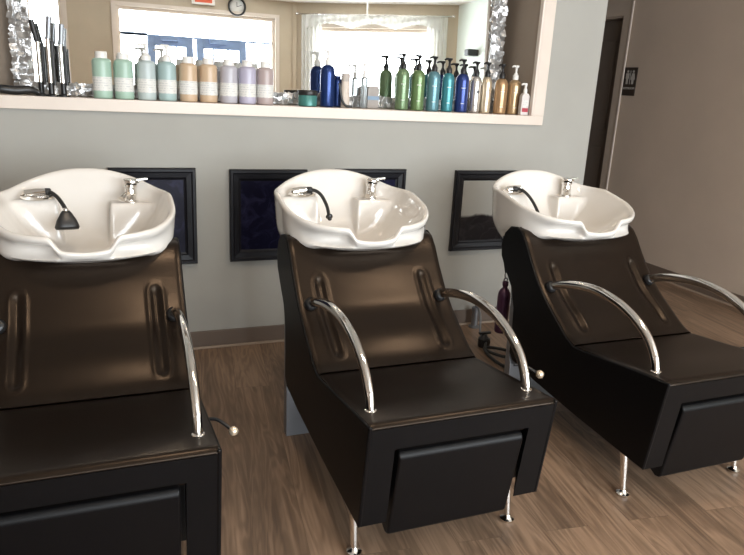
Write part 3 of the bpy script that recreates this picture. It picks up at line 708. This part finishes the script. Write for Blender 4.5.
# middle cluster
BLK = BLACKP
NAVY = bottle_mat('navy_bottle', (.018, .045, .17), .22, .5); TEAL = bottle_mat('teal_jar', (.06, .22, .20), .3, .2)
o = empty('hair_mask_jar', (.995, .12, NZ0)); tag(o, 'low teal jar with black lid beside the navy pump bottle', 'jar')
b = B(); lathe(b, [(.044, 0), (.049, .004), (.049, .054), (.046, .058)], 36); link('jar_body', b, TEAL, o, auto=45)
b = B(); lathe(b, [(.051, .056), (.052, .058), (.052, .078), (.050, .081)], 36); link('jar_lid', b, BLK, o, auto=45)
o = flask('pump_bottle', 1.118, .175, .039, .218, NAVY, 'navy blue pump bottle with white pump, right of the teal jar', group='tall pump bottles on the ledge', shoulder=.80, neck=.32); pump(o, .218, .012, WHITEP, .070)
o = flask('small_bottle', 1.188, .215, .027, .150, NAVY, 'short navy blue bottle half behind the tall navy pump bottle', shoulder=.9, neck=.5); capw(o, .149, .016, .014, NAVY)
BEIGE = bottle_mat('beige_tube', (.62, .54, .47), .45)
o = empty('cream_tube', (1.212, .150, NZ0)); tag(o, 'upright pale beige tube with grey cap right of the navy bottles', 'tube')
b = B(); lathe(b, [(.023, .0), (.024, .003), (.024, .12), (.022, .135)], 28, sq=(1, .72, 2.4)); link('tube_body', b, BEIGE, o, auto=45)
b = B(); lathe(b, [(.0235, .135), (.0235, .172), (.0215, .176)], 28, sq=(1, .75, 2.4)); link('tube_cap', b, noisy(mat('grey_cap', (.45, .40, .36), .5), 20, .04), o, auto=45)
b = B(); tube(b, catmull([(-.030, 0, .125), (-.022, .0, .08), (-.010, 0, .035), (.012, 0, .010), (.045, 0, .007)], 8), .0065, 12, .7); o = link('comb_handle', b, BLK); o.location = (1.195, .115, NZ0); tag(o, 'thin black curved clip leaning at the foot of the beige tube', 'hair clip')
CLR = bottle_mat('clear_silver_bottle', (.55, .60, .62), .1, 0, Transmission_Weight=.6)
o = flask('clear_bottle', 1.335, .195, .018, .165, CLR, 'slim clear bottle with pale pump standing between the beige tube and the green bottles', shoulder=.9, neck=.45); pump(o, .165, .008, WHITEP, .07, head=.012)
b = B(); prism(b, [(-.033, 0), (.033, 0), (.033, .105), (.026, .118), (-.026, .118), (-.033, .105)], -.02, .02, 'y')
o = empty('product_box', (1.388, .205, NZ0)); tag(o, 'small grey beige carton behind the ledge edge left of the green bottles', 'box')
link('carton', b, noisy(mat('grey_carton', (.36, .33, .31), .6), 20, .05), o, False, bevel=.002)
b = B(); box(b, -.034, .034, -.0212, -.0198, .045, .065); link('printed_band', b, noisy(mat('blue_band', (.20, .30, .42), .5), 20, .03), o, False)
# right-hand pump bottles
def logo_band(o, r, m, zc):
    """two short lines of pale print"""
    for dz, hw in ((.0, .34), (-.085, .28)):
        b = B(); n = 10; V = []
        for i in range(n+1):
            t = -PI/2-.25+(-hw+2*hw*i/n); V.append([b.verts.new((r*1.006*math.cos(t), r*1.006*math.sin(t), zc+dz+q)) for q in (-.0016, .0016)])
        for a, c2 in zip(V, V[1:]): b.faces.new((a[0], c2[0], c2[1], a[1]))
        link('printed_line', b, m, o)
WINK = noisy(mat('pale_print', (.72, .74, .70), .5), 20, .03); GREYD = noisy(mat('dark_print', (.08, .08, .09), .5), 20, .03)
GRN = bottle_mat('green_bottle', (.17, .26, .14), .25, .35); GRN2 = bottle_mat('leaf_green_bottle', (.16, .25, .11), .25, .35); CYAN = bottle_mat('cyan_bottle', (.13, .28, .33), .25, .35); CYAN2 = bottle_mat('turquoise_bottle', (.06, .26, .30), .25, .35)
BLUE = bottle_mat('royal_blue_bottle', (.035, .06, .22), .22, .5); SILV = bottle_mat('silver_bottle', (.60, .58, .56), .25, .75); CHAM = bottle_mat('champagne_bottle', (.66, .56, .42), .25, .6); AMB = bottle_mat('amber_bottle', (.44, .28, .15), .25, .5); AMB2 = bottle_mat('gold_bottle', (.46, .32, .18), .25, .5)
PG = 'tall pump bottles on the ledge'
R_ = [(1.543, .150, .0375, GRN, BLK, .222, 'muted green pump bottle with black pump, leftmost of the two green ones'),
      (1.638, .150, .0375, GRN2, BLK, .220, 'leaf green pump bottle with black pump, right of the muted green one'),
      (1.733, .150, .0370, CYAN, BLK, .218, 'light cyan blue pump bottle with black pump beside the leaf green bottle'),
      (1.822, .145, .0340, CYAN2, BLK, .214, 'turquoise pump bottle with black pump beside the royal blue bottle'),
      (1.913, .145, .0375, BLUE, BLK, .214, 'royal blue pump bottle with black pump beside the silver bottle'),
      (2.003, .150, .0320, SILV, BLK, .206, 'silver pump bottle with a small dark round mark, right of the royal blue one'),
      (2.070, .140, .0300, CHAM, BLK, .206, 'slim champagne coloured pump bottle between silver and amber ones'),
      (2.150, .110, .0370, AMB, BLK, .200, 'amber gold pump bottle with black pump'),
      (2.236, .105, .0370, AMB2, WHITEP, .198, 'amber gold pump bottle with white pump')]
for x, y, r, m, pm, h, lab in R_:
    o = flask('pump_bottle', x, y, r, h, m, lab, 'bottle', PG, .80, .34); pump(o, h, .012, pm, .075, head=.022)
    if m is SILV:
        b = B(); lathe(b, [(.0085, 0), (.0085, .002), (.001, .002)], 20, (0, -r-.0002, .115), rot=Matrix.Rotation(PI/2, 3, 'X')); link('round_mark', b, GREYD, o)
    logo_band(o, r, WINK if m not in (SILV, CHAM) else GREYD, h*.62)
CLW = bottle_mat('milky_bottle', (.66, .62, .60), .3)
o = empty('sanitizer_bottle', (2.262, .030, NZ0)); tag(o, 'small square milky pump bottle with red label at the right end of the ledge', 'bottle')
b = B(); prism(b, [(-.024, 0), (.024, 0), (.026, .004), (.026, .105), (.018, .118), (.008, .122), (-.008, .122), (-.018, .118), (-.026, .105), (-.026, .004)], -.016, .016, 'y'); link('bottle_body', b, CLW, o, bevel=.004)
b = B(); box(b, -.020, .020, -.0172, -.0160, .018, .040); link('red_label', b, noisy(mat('red_label', (.42, .04, .06), .5), 20, .1), o, False)
b = B(); box(b, -.018, .018, -.0172, -.0160, .045, .085); link('white_label', b, LABEL, o, False)
pump(o, .122, .008, WHITEP, .055, head=.012)
# tall chrome tools at the left end
def slim_vase(x, y, h, lean, dark, label):
    o = empty('flat_iron', (x, y, NZ0)); tag(o, label, 'hair styling tool', 'upright chrome tools at the left end of the ledge')
    b = B(); lathe(b, [(.026, 0), (.026, .006), (.013, .012), (.011, .06)], 24); link('tool_base', b, BLACKP, o, auto=45)
    b = B(); tube(b, [(0, 0, .05), (0, 0, h*.72)], .0105, 20); link('barrel', b, CHROME, o, auto=60)
    b = B(); tube(b, [(.0165, .004, .05), (.0165, .004, h*.70)], .0075, 16); link('plate_arm', b, BLACKP, o, auto=60)
    b = B(); tube(b, [(0, 0, h*.715), (lean*.25, 0, h*.76), (lean, 0, h)], lambda t: .0125-.001*t, 16, .7); link('handle', b, BLACKP if dark else STEEL, o, auto=60)
slim_vase(-.262, .175, .328, -.020, True, 'tall chrome tool with dark slanted tip, leftmost by the mirror frame')
slim_vase(-.216, .110, .345, .012, False, 'tallest chrome tool with upright tip in the cluster of three')
slim_vase(-.168, .165, .318, .010, False, 'shorter chrome tool, right one of the cluster of three')
b = B(); P = catmull([(-.10, 0, .012), (-.06, -.01, .022), (0, 0, .018), (.06, .008, .022), (.10, 0, .010)], 8); tube(b, P, lambda t: .006+.014*math.sin(PI*min(1, max(0, t)))**.6, 16, .75)
o = link('hair_clipper', b, BLACKP); o.location = (-.36, .07, NZ0+.004); tag(o, 'black clipper lying on the ledge at its far left end', 'hair clipper')

# labels are for things; every parent gets a plain transform
bpy.context.view_layer.update()
